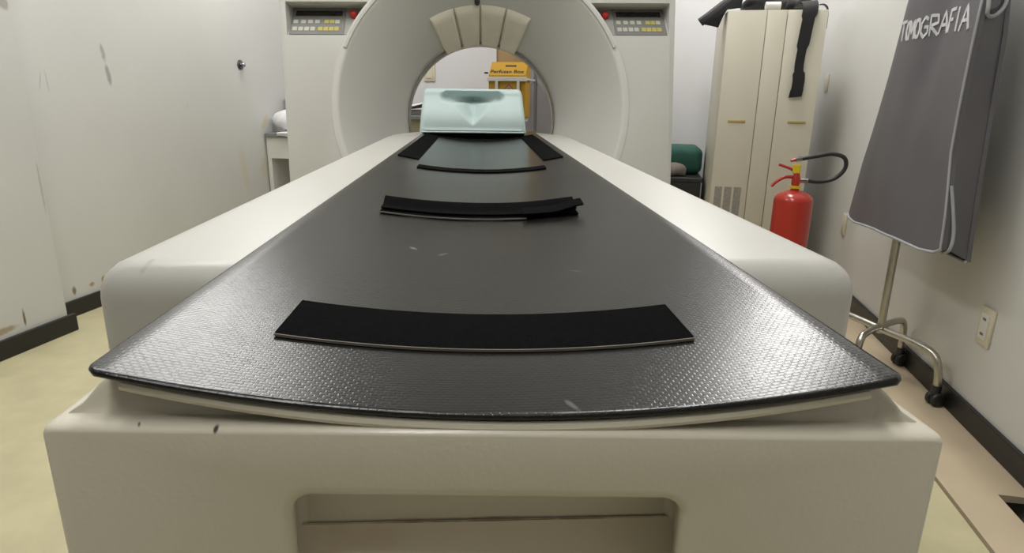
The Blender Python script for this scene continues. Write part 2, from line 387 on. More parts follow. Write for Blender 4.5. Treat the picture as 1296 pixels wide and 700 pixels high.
for k in range(len(sheets) - 1):
    for i in range(NUx):
        q4(V[k][i][0], V[k + 1][i][0], V[k + 1][i + 1][0], V[k][i + 1][0]); q4(V[k][i][NVy], V[k][i + 1][NVy], V[k + 1][i + 1][NVy], V[k + 1][i][NVy])
    for j in range(NVy):
        q4(V[k][0][j], V[k][0][j + 1], V[k + 1][0][j + 1], V[k + 1][0][j]); q4(V[k][NUx][j], V[k + 1][NUx][j], V[k + 1][NUx][j + 1], V[k][NUx][j + 1])
cradle = tpart('cradle', bm, M['carbon'], smooth=70)
part_label(cradle, 'black concave carbon-fibre cradle with glossy woven surface')
def strip(name, x0, x1, ya, yb, th=0.0022, lift=lambda u, v: 0, jag=0.0, m='velcro', nu=30, skew=0.0, parent=None):
    rnd = [random.uniform(-1, 1) * jag for _ in range(nu + 1)]
    def P(u, v, dz):
        x = x0 + (x1 - x0) * u; y = ya + (yb - ya) * v + rnd[round(u * nu)] * (1 if v > .5 else .4) + skew * (u - .5)
        return Vector((x, y, zc(x) + dz + lift(u, v)))
    b = grid_solid(nu, 6, lambda u, v: P(u, v, th + .0006), lambda u, v: P(u, v, .0006))
    o = tpart(name, b, M[m], parent or table); return o
def sub(o, par):                      # re-parent as a sub-part, keeping its place
    o.parent = par; o.matrix_parent_inverse = Matrix.Identity(4); return o
s1 = strip('hook_strip', -0.153, 0.143, 0.418, 0.491, skew=-.010); sub(s1, cradle); part_label(s1, 'broad black hook-tape strip nearest the foot end')
e1 = strip('strip_edge', -0.153, 0.143, 0.4165, 0.4182, th=0.0018, m='velcro_edge', skew=-.010); sub(e1, cradle)
s2 = strip('hook_strip', -0.152, 0.150, 1.487, 1.545, jag=.004); sub(s2, cradle); part_label(s2, 'thin frayed black strip before the pillow')
for xa, xb in ((-0.217, -0.163), (0.160, 0.212)):
    o = strip('hook_strip', xa, xb, 1.665, 2.63, jag=.004, nu=10); sub(o, cradle); part_label(o, 'black strip along the cradle edge')
# saddle (cream lip under the cradle) and end housing
BX, BZ = 0.2625, 0.8155
def saddle(u, v):
    x = (2 * u - 1) * 0.252
    zt = max(BZ + .0002, zc(min(HW, abs(x))) - .0062 - .005 * (min(HW, abs(x)) / HW) ** 4)
    zt = BZ + .0002 + (zt - BZ - .0002) * (1 - ease(.226, .252, abs(x)))
    ys = .338 + .012 * (zt - BZ) / .02
    if v < .25: t = v / .25; y, z = .338 + (ys - .338) * t, BZ - .0002 + (zt - BZ + .0002) * ease(0, 1, t)
    else: t = (v - .25) / .75; y, z = ys + (.586 - ys) * t, zt
    return Vector((x - .001, y + SK * x, z))
tpart('saddle', grid_solid(64, 28, saddle, lambda u, v: Vector((saddle(u, v).x, saddle(u, v).y, BZ - .004))), M['cream'])
lipx = [-.215 + .43 * q / 40 for q in range(41)]
tpart('saddle_lip', tube([Vector((x,   .3285 + SK * x + .004 * (x / .215) ** 2, zc(x) - .0090)) for x in lipx], .0034, 8), M['cream'])
bm = box(-BX, BX, 0.322, 0.588, 0.36, BZ)
for v in bm.verts: v.co.x += -0.001
for v in bm.verts:
    v.co.y += SK * v.co.x
housing = tpart('end_housing', bm, M['cream'])
def cutter(bm):
    o = obj('cut', bm, None); return o
bm = box(-1, 1, 0.25, 0.378, 0.45, 0.7685)
for v in bm.verts:
    v.co.x = (-.0035 + v.co.x * (.132 if v.co.y > .3 else .090))
ve = [e for e in bm.edges if abs(e.verts[0].co.y - e.verts[1].co.y) > .05]
bmesh.ops.bevel(bm, geom=ve, offset=.010, segments=4, profile=.5, affect='EDGES')
bmesh.ops.translate(bm, verts=bm.verts[:], vec=(CX, 0, 0))
c1 = cutter(bm)
carve(housing, [c1], bevel=0.019, seg=6, ang=50, smooth=45)
# recess tray floor inside the opening, with its dirt line
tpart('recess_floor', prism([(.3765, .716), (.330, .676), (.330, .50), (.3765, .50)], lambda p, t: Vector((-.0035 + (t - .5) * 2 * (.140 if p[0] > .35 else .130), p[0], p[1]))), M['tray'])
# rails and body
for sx in (-1, 1):
    x0, x1 = sorted((sx * 0.2365, sx * 0.385))
    bm = box(x0, x1, 0.592, 2.60, 0.16, 0.840)
    eo = [e for e in bm.edges if not (all(abs(v.co.x - sx * 0.2365) < 1e-5 for v in e.verts)) and not all(v.co.z < .2 for v in e.verts)]
    bmesh.ops.bevel(bm, geom=eo, offset=.036, segments=6, profile=.5, affect='EDGES')
    o = tpart('side_rail', bm, M['rail'])
    # rounded rail tip running into the gantry
    pts = [(0.2365, 2.58)] + [(0.356, 2.58), (0.353, 2.64), (0.342, 2.70), (0.323, 2.76), (0.298, 2.82), (0.27, 2.87), (0.245, 2.90), (0.2365, 2.91)]
    bm = prism(pts, lambda p, t: Vector((sx * p[0], p[1], 0.775 + t * .0645)))
    tpart('rail_tip', bm, M['rail'])
tpart('table_body', box(-0.2365, 0.2365, 0.604, 2.60, 0.16, 0.800), M['rail'])
tpart('floor_base', box(-0.30, 0.30, 0.75, 2.55, 0.0, 0.16, bev=.02), M['cream'])
tpart('slide_beam', box(-0.14, 0.14, 2.60, 2.88, 0.775, 0.806, bev=.004), M['rail'])

# folded strap lying across the cradle
st = thing('restraint_strap', 'folded black hook-and-loop strap lying across the middle of the cradle', 'strap', (CX, 0.93, zc(0)))
def strap_sheet(x0, x1, ya, yb, lift, th=.0022, nu=30):
    def P(u, v, dz):
        x = x0 + (x1 - x0) * u; y = ya + (yb - ya) * v
        return Vector((x, y - .93, zc(x) - zc(0) + .001 + dz + lift(u, v)))
    return grid_solid(nu, 8, lambda u, v: P(u, v, th), lambda u, v: P(u, v, 0))
obj('strap_layer', strap_sheet(-.151, .136, .905, .945, lambda u, v: .0 + .003 * math.sin(u * 9) ** 2 * v), M['velcro'], st, 50)
obj('strap_layer', strap_sheet(-.151, .135, .918, .968, lambda u, v: .004 + .009 * ease(.35, 1, v) + .002 * ease(.7, 1, u)), M['velcro'], st, 50)
obj('strap_edge', strap_sheet(-.151, .06, .9032, .905, lambda u, v: .0006, th=.0016), M['velcro_edge'], st, 50)
def fold(u, v):
    return .007 + .007 * ease(.45, 1, u) + .003 * v
obj('strap_end', strap_sheet(.055, .142, .900, .935, fold, nu=14), M['velcro'], st, 50)

# ------------------------------------------------------------------ foam head cushion at the cradle end
cush = thing('head_cushion', 'pale teal foam head cushion with a hollow, on the far end of the cradle', 'cushion', (CX - .030, 2.60, ZE + .001))
def cushion():
    bm = bmesh.new()
    prof = []                                            # (y, z) round the section
    H = 0.172
    front = [(0.004, 0.0), (-0.004, 0.012)] + [(0.0 + .055 * ease(0, 1, k / 22) * (k / 22), 0.02 + (H - .045) * k / 22) for k in range(23)]
    top = [(.055 + .03 * (1 - math.cos(a)) , H - .025 + .025 * math.sin(a)) for a in [math.pi / 2 * k / 6 for k in range(1, 7)]]
    back = [(.13, H), (.17, H - .005), (.19, H - .02), (.197, H - .05), (.2, .05), (.2, .012), (.193, 0)]
    prof = front + top + back
    NX = 88; W2 = 0.215; rings = []
    for i in range(NX + 1):
        u = -1 + 2 * i / NX; x = u * W2
        e = max(0, (abs(u) - .90) / .10); sh = 1 - 0.12 * (1 - math.sqrt(max(0, 1 - e * e)))
        tp = 1 - .06 * abs(u) ** 3
        ring = []
        for k, (y, z) in enumerate(prof):
            xx = x * (1 - .07 * (z / H)); zz = z * sh; yy = .1 + (y - .1) * (1 - .25 * (1 - math.sqrt(max(0, 1 - e * e))))
            if k < len(front) + 5:
                # long slot in the upper slope
                qx = max(0, abs(xx + .002) - .085) / .042; qz = (zz - .140) / .024
                d = 1 - ease(.55, 1.15, math.sqrt(qx * qx + qz * qz))
                yy += .036 * d; zz -= .004 * d
                # V hollow beneath it
                hw = .085 * (zz - .030) / .09
                if zz > .03 and hw > 0.001:
                    g = max(0, 1 - abs(xx) / hw) * ease(.032, .07, zz) * (1 - ease(.125, .15, zz))
                    yy += .060 * min(1, g * 1.25)
            ring.append(bm.verts.new((xx, yy, zz)))
        rings.append(ring)
    for A, B in zip(rings, rings[1:]):
        for k in range(len(prof)): bm.faces.new((A[k], A[(k + 1) % len(prof)], B[(k + 1) % len(prof)], B[k]))
    bm.faces.new(rings[0]); bm.faces.new(rings[-1][::-1])
    return bm
obj('foam_block', cushion(), M['foam'], cush, 60)
obj('gap_shade_fill', grid_solid(30, 3, lambda u, v: Vector((-.207 + .414 * u, .012 + .18 * v, 0.0)), lambda u, v: Vector((-.207 + .414 * u, .012 + .18 * v, min(-.001, zc(-.237 + .414 * u) - ZE + .003)))), M['velcro'], cush)  # added black filler, stands in for the shaded gap between cushion and cradle
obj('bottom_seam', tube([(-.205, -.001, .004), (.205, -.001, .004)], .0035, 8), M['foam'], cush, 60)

# ------------------------------------------------------------------ CT gantry (tilted 7.5 deg, local origin = centre of the funnel mouth)
gan = thing('scanner_gantry', 'big off-white ring-shaped scanner gantry with round bore and two control panels', 'scanner', (.018, 2.75, .943))
gan.rotation_euler = (Matrix.Rotation(R(-0.9), 4, 'Y') @ Matrix.Rotation(R(-7.5), 4, 'X')).to_euler()
R0, R1, YW = 0.595, 0.350, 0.42
def cone(y): 
    t = min(1, y / YW); return R0 + (R1 - R0) * (t ** 0.93)
shell = obj('housing_shell', box(-.812, .812, 0, .92, -.76, 1.05), M['gantry'], gan)
cutp = [(0.0, -0.05), (R0 + .012, -0.05), (R0 + .012, 0.0)] + [(cone(YW * k / 12) + .012, YW * k / 12) for k in range(1, 13)] + [(R1 + .012, .5), (.50, .93), (.50, 1.0), (0.0, 1.0)]
cutA = obj('cut', lathe(cutp, 96, axis='Y'), None, gan)
cuts = [cutA]
def recess(sx):
    ring = [(.622 * math.cos(a), .622 * math.sin(a)) for a in [math.asin(.295 / .622) + k * (math.asin(.425 / .622) - math.asin(.295 / .622)) / 6 for k in range(7)]]
    pts = [(sx * x, z) for x, z in [(.788, .425), (.788, .295)] + ring]
    bm = bmesh.new()
    A = [bm.verts.new((x, -.02, z)) for x, z in pts]
    B = [bm.verts.new((x, .004 + .095 * (z - .295) / .13, z)) for x, z in pts]
    n = len(pts); bm.faces.new(A); bm.faces.new(B[::-1])
    for k in range(n): bm.faces.new((A[k], B[k], B[(k + 1) % n], A[(k + 1) % n]))
    bmesh.ops.recalc_face_normals(bm, faces=bm.faces[:])
    return obj('cut', bm, None, gan)
for sx in (-1, 1): cuts.append(recess(sx))
bpy.context.view_layer.update()
carve(shell, cuts, bevel=0.012, seg=3, ang=50, smooth=35)
# funnel: mouth rim, cone, throat, rear flare (a shell of its own thickness)
inn = [(R0 + .030, .0), (R0 + .028, -.003), (R0 + .010, -.004), (R0 + .001, -.001), (R0 - .004, .006)] + [(cone(YW * k / 14), YW * k / 14) for k in range(1, 15)] + [(R1, .5), (.49, .915)]
out = [(.494, .92), (R1 + .006, .51), (R1 + .008, YW)] + [(cone(YW * k / 6) + .008, YW * k / 6) for k in range(5, 0, -1)] + [(R0 + .009, .010), (R0 + .012, .0)]
obj('bore_funnel', lathe(inn + out, 128, axis='Y', closed_prof=True), M['funnel'], gan, 40)
for sx in (-1, 1):
    a0, a1 = sorted((sx * R(8), sx * R(66)))
    obj('mouth_rim', lathe([(.600, -.003), (.603, -.012), (.613, -.013), (.617, -.003)], 48, axis='Y', a0=a0, a1=a1, closed_prof=True), M['gantry'], gan, 40)
rg = obj('bore_seam', lathe([(R1 - .001, .405), (R1 - .006, .409), (R1 - .007, .419), (R1 - .001, .424), (R1 + .004, .415)], 128, axis='Y', closed_prof=True), M['ring'], gan, 40)
tp = obj('yellowed_tape', lathe([(R1 - .0085, .40), (R1 - .0085, .428), (R1 - .0095, .428), (R1 - .0095, .40)], 20, axis='Y', a0=R(62), a1=R(90), closed_prof=True), M['beige_pl'], gan, 40)
# four cushioned cover pads over the bore
for k in range(4):
    aa = R(-29 + 14.5 * k + .28); ab = R(-29 + 14.5 * (k + 1) - .28)
    def padf(off):
        def f(u, v):
            y = .205 + .23 * v; a = aa + (ab - aa) * u
            if v > .6: a = (aa + ab) / 2 + (a - (aa + ab) / 2) * (1 - .05 * (v - .6) / .4)
            ed = min(u, 1 - u) * 14; ev = min(v, 1 - v) * 12
            pl = math.sqrt(max(0, min(1, ed))) * math.sqrt(max(0, min(1, ev)))
            base = cone(y) - .0005
            r = base - (.003 + .016 * pl if off else 0)
            if v > .93 and off: r += .002
            return Vector((r * math.sin(a), y, r * math.cos(a)))
        return f
    obj('cover_pad', grid_solid(18, 18, padf(1), padf(0)), M['pad'], gan, 60)
obj('laser_window', lathe([(0, -.014), (.008, -.013), (.012, -.006), (.012, .02), (0, .02)], 16, axis='Y', c=(-.013, .180, .476)), M['rubber'], gan, 60)
# control panels
for sx in (-1, 1):
    def PP(x, z, out=0.0):
        y = .004 + .095 * (z - .295) / .13
        nrm = Vector((0, -.13, .095)).normalized() * out
        return Vector((x, y, z)) + nrm
    def plate(name, x0, x1, z0, z1, th, m, par, base=0.0):
        bm = bmesh.new()
        pts = [(x0, z0), (x1, z0), (x1, z1), (x0, z1)]
        A = [bm.verts.new(PP(x, z, base)) for x, z in pts]; B = [bm.verts.new(PP(x, z, base + th)) for x, z in pts]
        bm.faces.new(A); bm.faces.new(B)
        for k in range(4): bm.faces.new((A[k], B[k], B[(k + 1) % 4], A[(k + 1) % 4]))
        return obj(name, bm, m, par)
    xa, xb = sorted((sx * .782, sx * .562))
    pn = plate('control_panel', xa, xb, .2975, .421, .003, M['panel'], gan, .0005)
    part_label(pn, 'grey control panel with dark display and small white and yellow keys')
    def X(px): return xa + (xb - xa) * px
    plate('display', X(.07), X(.94), .384, .408, .001, M['lcd'], pn, .0035)
    for (rz0, rz1, keys) in ((.347, .364, [(.05, 'w'), (.19, 'w'), (.32, 'w'), (.45, 'w'), (.62, 'y'), (.72, 'y'), (.82, 'w')]),
                             (.313, .331, [(.05, 'w'), (.16, 'w'), (.27, 'w'), (.38, 'w'), (.52, 'y'), (.62, 'y'), (.72, 'y'), (.82, 'y')])):
        for px, c in keys:
            plate('key', X(px), X(px + .085), rz0, rz1, .002, M['key_white' if c == 'w' else 'key_yellow'], pn, .0035)
    # inner grey field with the red emergency button
    bx = sx * .527
    a0_, a1_ = math.asin(.2975 / .6205), math.asin(.421 / .6205)
    fld = [(sx * .5605, .421), (sx * .5605, .2975)] + [(sx * .6205 * math.cos(a0_ + (a1_ - a0_) * q / 6), .6205 * math.sin(a0_ + (a1_ - a0_) * q / 6)) for q in range(7)]
    fld = [p for p in fld[:2]] + [p for p in fld[2:] if abs(p[0]) < .5600]
    obj('button_field', prism(fld, lambda p, t: PP(p[0], p[1], .0005 + .002 * t)), M['panel_light'], gan)
    c = PP(bx, .391, .0)
    bm = lathe([(0, -.034), (.010, -.032), (.0155, -.024), (.016, -.012), (.012, -.006), (.009, 0), (0, 0.0)], 20, axis='Y', c=c)
    part_label(obj('emergency_button', bm, M['red'], gan, 60), 'round red emergency button')
# fixed base on the floor
bpy.context.view_layer.update()
gb = obj('gantry_base', box(-.70, .70, 2.72, 3.50, 0.0, .22, bev=.02), M['gantry'], gan, 40)
gb.matrix_parent_inverse = (Matrix.Translation(gan.location) @ gan.rotation_euler.to_matrix().to_4x4()).inverted()

# ------------------------------------------------------------------ equipment cabinet by the right wall
cab = thing('equipment_cabinet', 'tall cream steel equipment cabinet behind the red extinguisher', 'cabinet', RW(.431, 3.77), ROOM)
CW, CD, CH = 0.50, 0.50, 1.45
obj('body', box(0, CW, .016, CD, 0.03, CH, bev=.004, seg=2), M['cabinet'], cab, 40)
obj('plinth', box(.02, CW - .02, .04, CD - .03, 0, .03), M['rubber'], cab)
for nm, a, b_ in (('door', .001, .198), ('centre_panel', .201, .299), ('door', .302, CW - .001)):
    d = obj(nm, box(a, b_, 0, .015, .05, CH - .001, bev=.0025, seg=2), M['cabinet'], cab, 40)
    if nm == 'door':
        hx = a + (.055 if a < .1 else .066)
        h = obj('door_pull', box(hx, hx + .092, -.006, 0, .872, .886, bev=.002, seg=1), M['brass'], d)
    if a < .1:
        for k in range(3):
            v0 = a + .022 + k * .052
            obj('vent_grille', box(v0, v0 + .040, -.0015, .001, .30, .515), M['vent'], d)

# black straps and cloth dumped on the cabinet top
def ribbon(pts, wdir, width, th=.004, n=8):
    p = smooth_path(pts, n); W = Vector(wdir).normalized(); bm = bmesh.new(); rows = []
    for i, q in enumerate(p):
        t = (p[min(i + 1, len(p) - 1)] - p[max(i - 1, 0)]).normalized(); nn = t.cross(W).normalized()
        wd = width[min(len(width) - 1, int(i / max(1, len(p) - 1) * (len(width) - 1) + .5))] if isinstance(width, list) else width
        rows.append([bm.verts.new(q + W * a * wd / 2 + nn * b * th / 2) for a, b in ((-1, -1), (1, -1), (1, 1), (-1, 1))])
    for A, B in zip(rows, rows[1:]):
        for k in range(4): bm.faces.new((A[k], A[(k + 1) % 4], B[(k + 1) % 4], B[k]))
    bm.faces.new(rows[0]); bm.faces.new(rows[-1][::-1])
    return bm
def cabinet_item(name, label, cat, bm, m='cloth_black'):
    # coordinates relative to the cabinet front-left foot, top at CH
    return tag(obj(name, bm, M[m], None, 50, RW(.431, 3.77), ROOM), label, cat)
cabinet_item('hanging_strap', 'long black strap hanging down the right door of the cabinet', 'strap',
             ribbon([(.40, .14, CH + .03), (.402, .06, CH + .045), (.405, -.018, CH + .01), (.395, -.022, CH - .12), (.385, -.02, CH - .27), (.392, -.022, CH - .36), (.385, -.02, CH - .44)], (1, 0, .1), [.09, .085, .075, .06, .045, .06, .065], .007))
cabinet_item('short_strap', 'thin black strap end hanging off the right corner of the cabinet', 'strap',
             ribbon([(.465, .06, CH + .03), (.49, .06, CH + .028), (.508, .06, CH + .0), (.509, .055, CH - .09)], (0, 1, 0), .022, .005))
def lump(c, rad, seed, nu=24, nv=14, amp=.25):
    rnd = random.Random(seed); ph = [(rnd.uniform(0, 6.28), rnd.randint(2, 6), rnd.randint(1, 4)) for _ in range(5)]
    bm = bmesh.new(); rows = []
    for j in range(nv + 1):
        th = math.pi * j / nv; row = []
        for i in range(nu):
            a = 2 * math.pi * i / nu
            k = 1 + amp * sum(math.sin(p + q * a + r_ * th) for p, q, r_ in ph) / 5 * math.sin(th)
            z = math.cos(th) * rad[2] * k
            row.append(bm.verts.new((c[0] + rad[0] * math.sin(th) * math.cos(a) * k, c[1] + rad[1] * math.sin(th) * math.sin(a) * k, max(c[2] - rad[2] * .55, c[2] + z))))
        rows.append(row)
    for A, B in zip(rows, rows[1:]):
        for i in range(nu): bm.faces.new((A[i], A[(i + 1) % nu], B[(i + 1) % nu], B[i]))
    bmesh.ops.remove_doubles(bm, verts=bm.verts[:], dist=1e-5)
    return bm
cov_pts = [(-.145, CH - .048), (-.120, CH - .078), (-.112, CH - .062), (-.040, CH - .086), (-.018, CH - .022), (-.006, CH + .012), (.07, CH + .012), (.075, CH + .10), (.02, CH + .075), (-.03, CH + .040), (-.085, CH - .004)]
cb = prism(cov_pts, lambda p, t: Vector((p[0], .03 + .11 * t, p[1] + .02 * t)))
bmesh.ops.bevel(cb, geom=cb.edges[:], offset=.006, segments=2, profile=.5, affect='EDGES')
cabinet_item('black_cover', 'black nylon cover drooping over the left corner of the cabinet top', 'cover', cb)
cabinet_item('strap_bundle', 'heap of black straps piled on the middle of the cabinet top', 'strap bundle', lump((.205, .22, CH + .042), (.115, .13, .075), 3, amp=.4))
cabinet_item('black_pouch', 'rumpled black pouch at the right of the cabinet top', 'pouch', lump((.405, .30, CH + .045), (.075, .10, .08), 5, amp=.3))
cabinet_item('paper_roll', 'small white roll at the front of the cabinet top', 'roll', tube([(.19, .03, CH + .022), (.265, .032, CH + .022)], .021, 14), 'white_pl')

# ------------------------------------------------------------------ fire extinguisher
EX = Vector((1.505, 2.93, 0))
ext = thing('fire_extinguisher', 'red fire extinguisher with looping black hose in front of the cabinet', 'fire extinguisher', EX, R(-20))
er = .088
prof = [(0, .008), (er - .012, .008), (er - .002, .012), (er, .022), (er, .535)] + [(er * math.cos(a), .535 + .05 * math.sin(a)) for a in [R(15 * k) for k in range(1, 6)]] + [(.018, .590), (.018, .600), (0, .600)]
obj('cylinder', lathe(prof, 40), M['ext_red'], ext, 50)
obj('foot_ring', lathe([(er - .006, 0), (er + .001, 0), (er + .001, .022), (er - .006, .022)], 40, closed_prof=True), M['rubber'], ext, 50)
obj('collar', lathe([(0, .594), (.026, .594), (.026, .606), (0, .606)], 20), M['yellow'], ext, 50)
obj('valve', lathe([(0, .604), (.016, .604), (.02, .615), (.02, .640), (.014, .655), (.014, .668), (0, .668)], 20), M['ext_red'], ext, 50)
obj('safety_seal', box(-.022, .012, -.014, .014, .662, .705, bev=.004, seg=1), M['yellow'], ext)
obj('carry_handle', tube(smooth_path([(-.01, 0, .645), (-.05, -.012, .645), (-.085, -.02, .625), (-.108, -.024, .600)], 6), .008, 8), M['ext_red'], ext, 60)
obj('squeeze_lever', tube(smooth_path([(-.005, 0, .672), (-.04, -.008, .688), (-.085, -.016, .703)], 6), .0065, 8), M['ext_red'], ext, 60)
obj('hose_coupling', tube([(.015, 0, .630), (.052, .006, .630)], .011, 12), M['chrome'], ext, 60)
hp = smooth_path([(.05, .006, .630), (.11, .012, .628), (.17, .016, .648), (.205, .018, .695), (.195, .016, .742), (.14, .010, .758), (.07, .0, .745), (.012, -.006, .732)], 8)
obj('hose', tube(hp, .0095, 10), M['rubber'], ext, 60)
obj('nozzle_ferrule', tube([(.012, -.006, .732), (-.014, -.008, .727)], .0115, 12), M['chrome'], ext, 60)
obj('nozzle', tube([(-.014, -.008, .727), (-.036, -.010, .722)], [.008, .0065], 10), M['ext_red'], ext, 60)

# ------------------------------------------------------------------ rolling clothes rack with lead apron
HUB = Vector((1.492, 2.128, 0))
rack = thing('clothes_rack', 'chrome rolling coat rack with crossed arched legs by the right wall', 'rack', HUB)
obj('pole', tube([(0, 0, .17), (0, 0, 1.70)], .0135, 16), M['steel'], rack, 60)
castA = Vector((1.552, 1.878, 0)) - HUB; castB = Vector((1.648, 2.212, 0)) - HUB
castC = Vector((1.440, 2.360, 0)) - HUB; castD = Vector((1.35, 2.03, 0)) - HUB
def arch(a, b, zt):
    pts = [Vector((a.x, a.y, .065)), Vector((a.x * .985, a.y * .985, .11)), Vector((a.x * .90, a.y * .90, zt - .018)), Vector((a.x * .66, a.y * .66, zt)), Vector((0, 0, zt)),
           Vector((b.x * .66, b.y * .66, zt)), Vector((b.x * .90, b.y * .90, zt - .018)), Vector((b.x * .985, b.y * .985, .11)), Vector((b.x, b.y, .065))]
    return tube(smooth_path(pts, 8), .0125, 14)
obj('leg_arch', arch(castA, castC, .185), M['steel'], rack, 60)
obj('leg_arch', arch(castB, castD, .196), M['steel'], rack, 60)
for i, c in enumerate((castA, castB, castC, castD)):
    bm = bmesh.new()
    for q in (-1, 1): add_lathe(bm, [(0, -.009), (.021, -.009), (.026, -.004), (.026, .004), (.021, .009), (0, .009)], 20, axis='Y', c=(c.x + .004, c.y + q * .013, .026))
    add_box(bm, c.x - .014, c.x + .016, c.y - .004, c.y + .004, .022, .058)
    add_tube(bm, [(c.x, c.y, .045), (c.x, c.y, .075)], .015, 12)
    obj('caster', bm, M['rubber'], rack, 50)
hd = SV * .36
obj('hanger_bar', tube([-hd + Vector((0, 0, 1.56)), hd + Vector((0, 0, 1.56))], .012, 12), M['steel'], rack, 60)

# the apron, in room coordinates relative to (n=0, s=0)
apr = thing('lead_apron', 'dark grey lead apron lettered TOMOGRAFIA hanging on the coat rack', 'apron', RW(.93, 2.42, .52), ROOM)
AO = Vector((.93, 2.42, .52))
far = [(.53, 2.832), (.7635, 2.785), (.9915, 2.703), (1.22, 2.612), (1.323, 2.568), (1.5, 2.48)]
near = [(.56, 1.977), (.688, 1.987), (.859, 2.014), (1.065, 2.007), (1.258, 2.006), (1.35, 2.04), (1.5, 2.13)]
hem = [(0, .545), (.03, .532), (.12, .527), (.43, .55), (.67, .56), (.85, .560), (.96, .572), (1, .588)]
def afront(t, w, off=0.0):
    z = interp(hem, t) * (1 - w) + 1.5 * w
    s = interp(far, z) * (1 - t) + interp(near, z) * t
    wav = .009 * math.sin(t * 8 + w * 3) * (1 - .3 * w) + .010 * math.sin(t * 3.1 + w * 5) * w + .012 * math.exp(-((t - .52 - .12 * w) / .10) ** 2) * math.exp(-((w - .62) / .22) ** 2)
    # the vertical sides curve back around the rack
    n = .874 + .012 * max(0, 1 - 6 * t) ** 2 + wav - off
    return Vector((n, s, z)) - AO
obj('front_panel', grid_solid(40, 40, lambda u, v: afront(u, v), lambda u, v: afront(u, v, -.012)), M['apron'], apr, 60)
bfar = 2.80
bnear = [(.55, 2.006), (.732, 2.023), (.966, 2.047), (1.187, 2.071), (1.5, 2.15)]
def aback(t, w, off=0.0):
    z = (.528 + .022 * t) * (1 - w) + 1.5 * w
    s = (2.80 - .30 * w) * (1 - t) + interp(bnear, z) * t
    n = .964 + .004 * math.sin(t * 9 + w * 6) * (1 - w) - off
    return Vector((n, s, z)) - AO
obj('back_panel', grid_solid(24, 30, lambda u, v: aback(u, v), lambda u, v: aback(u, v, -.012)), M['apron'], apr, 60)
# piping along hem and near edge
pp = [afront(k / 40, 0, .003) for k in range(0, 40)]
pe = [afront(1, k / 30, .004) for k in range(0, 31)]
obj('piping', tube(pp + pe[:1], .0048, 8), M['piping'], apr, 60)
obj('piping', tube(pe, .0036, 8), M['piping'], apr, 60)
slit = [afront(.97, .0, -.012) + Vector((.004, 0, -.004)), afront(1, .004, -.018) + Vector((0, -.006, 0)), afront(1, .05, -.022) + Vector((0, -.006, 0)), afront(1, .12, -.014) + Vector((0, -.004, 0)), afront(1, .20, -.004) + Vector((0, -.002, 0))]
obj('piping', tube(smooth_path(slit, 6), .0048, 8), M['piping'], apr, 60)
bp_ = [aback(k / 20, 0, .002) for k in range(0, 21)]
obj('piping', tube(bp_, .0045, 8), M['piping'], apr, 60)
obj('side_gusset', grid_solid(6, 20, lambda u, v: afront(1, .005 + .92 * v, -.008).lerp(aback(.998, .005 + .92 * v), u) , lambda u, v: afront(1, .005 + .92 * v, -.008).lerp(aback(.998, .005 + .92 * v), u) + Vector((0, .008, 0))), M['apron'], apr, 60)
def gus(u, z, off):
    p = afront(1, (z - .588) / (1.5 - .588), -.008).lerp(aback(.998, (z - .55) / .95), u); return p + Vector((-off * .3, -off, 0))
ah = [(.10, 1.36), (.08, 1.25), (.14, 1.222), (.40, 1.220), (.68, 1.232), (.90, 1.250), (1.0, 1.275), (1.02, 1.36)]
obj('armhole_piping', tube(smooth_path([gus(u, z, .008) for u, z in ah], 5), .0055, 8), M['piping'], apr, 60)
lin = [(.12, 1.40)] + [(u, z + .002) for u, z in ah[1:]] + [(1.0, 1.40)]
obj('armhole_lining', prism(lin, lambda p, t: gus(p[0], p[1], .001 + .003 * t)), M['apron_dark'], apr)
# hand-drawn lettering, strokes in a unit cell (x right, y up)
GLY = {'T': [[(0, 1), (1, 1)], [(.5, 1), (.45, 0)]], 'O': [[(.2, .1), (.05, .5), (.25, .95), (.7, .95), (.9, .5), (.7, .08), (.2, .1)]],
       'M': [[(0, 0), (.15, 1), (.5, .35), (.85, 1), (1, 0)]], 'G': [[(.9, .85), (.5, 1), (.1, .7), (.1, .25), (.5, 0), (.9, .2), (.9, .5), (.5, .5)]],
       'R': [[(.1, 0), (.1, 1), (.8, .95), (.85, .6), (.1, .5), (.9, 0)]], 'A': [[(0, 0), (.5, 1), (1, 0)], [(.2, .4), (.8, .4)]],
       'F': [[(.1, 0), (.1, 1), (.95, 1)], [(.1, .55), (.7, .55)]], 'I': [[(.5, 0), (.5, 1)]]}
cells = [('T', 2.537, .066, 1.195, .060), ('O', 2.468, .036, 1.193, .058), ('M', 2.440, .044, 1.194, .056), ('O', 2.395, .040, 1.193, .058), ('G', 2.356, .044, 1.193, .060),
         ('R', 2.310, .046, 1.194, .060), ('A', 2.266, .050, 1.196, .062), ('F', 2.212, .046, 1.196, .062), ('I', 2.160, .022, 1.194, .066), ('A', 2.125, .060, 1.192, .066)]
def on_front(s, z, off):
    # invert afront for the given s, z
    t = (interp(far, z) - s) / (interp(far, z) - interp(near, z))
    h0 = interp(hem, t); w_ = (z - h0) / (1.5 - h0)
    return afront(t, w_, off)
rnd = random.Random(4)
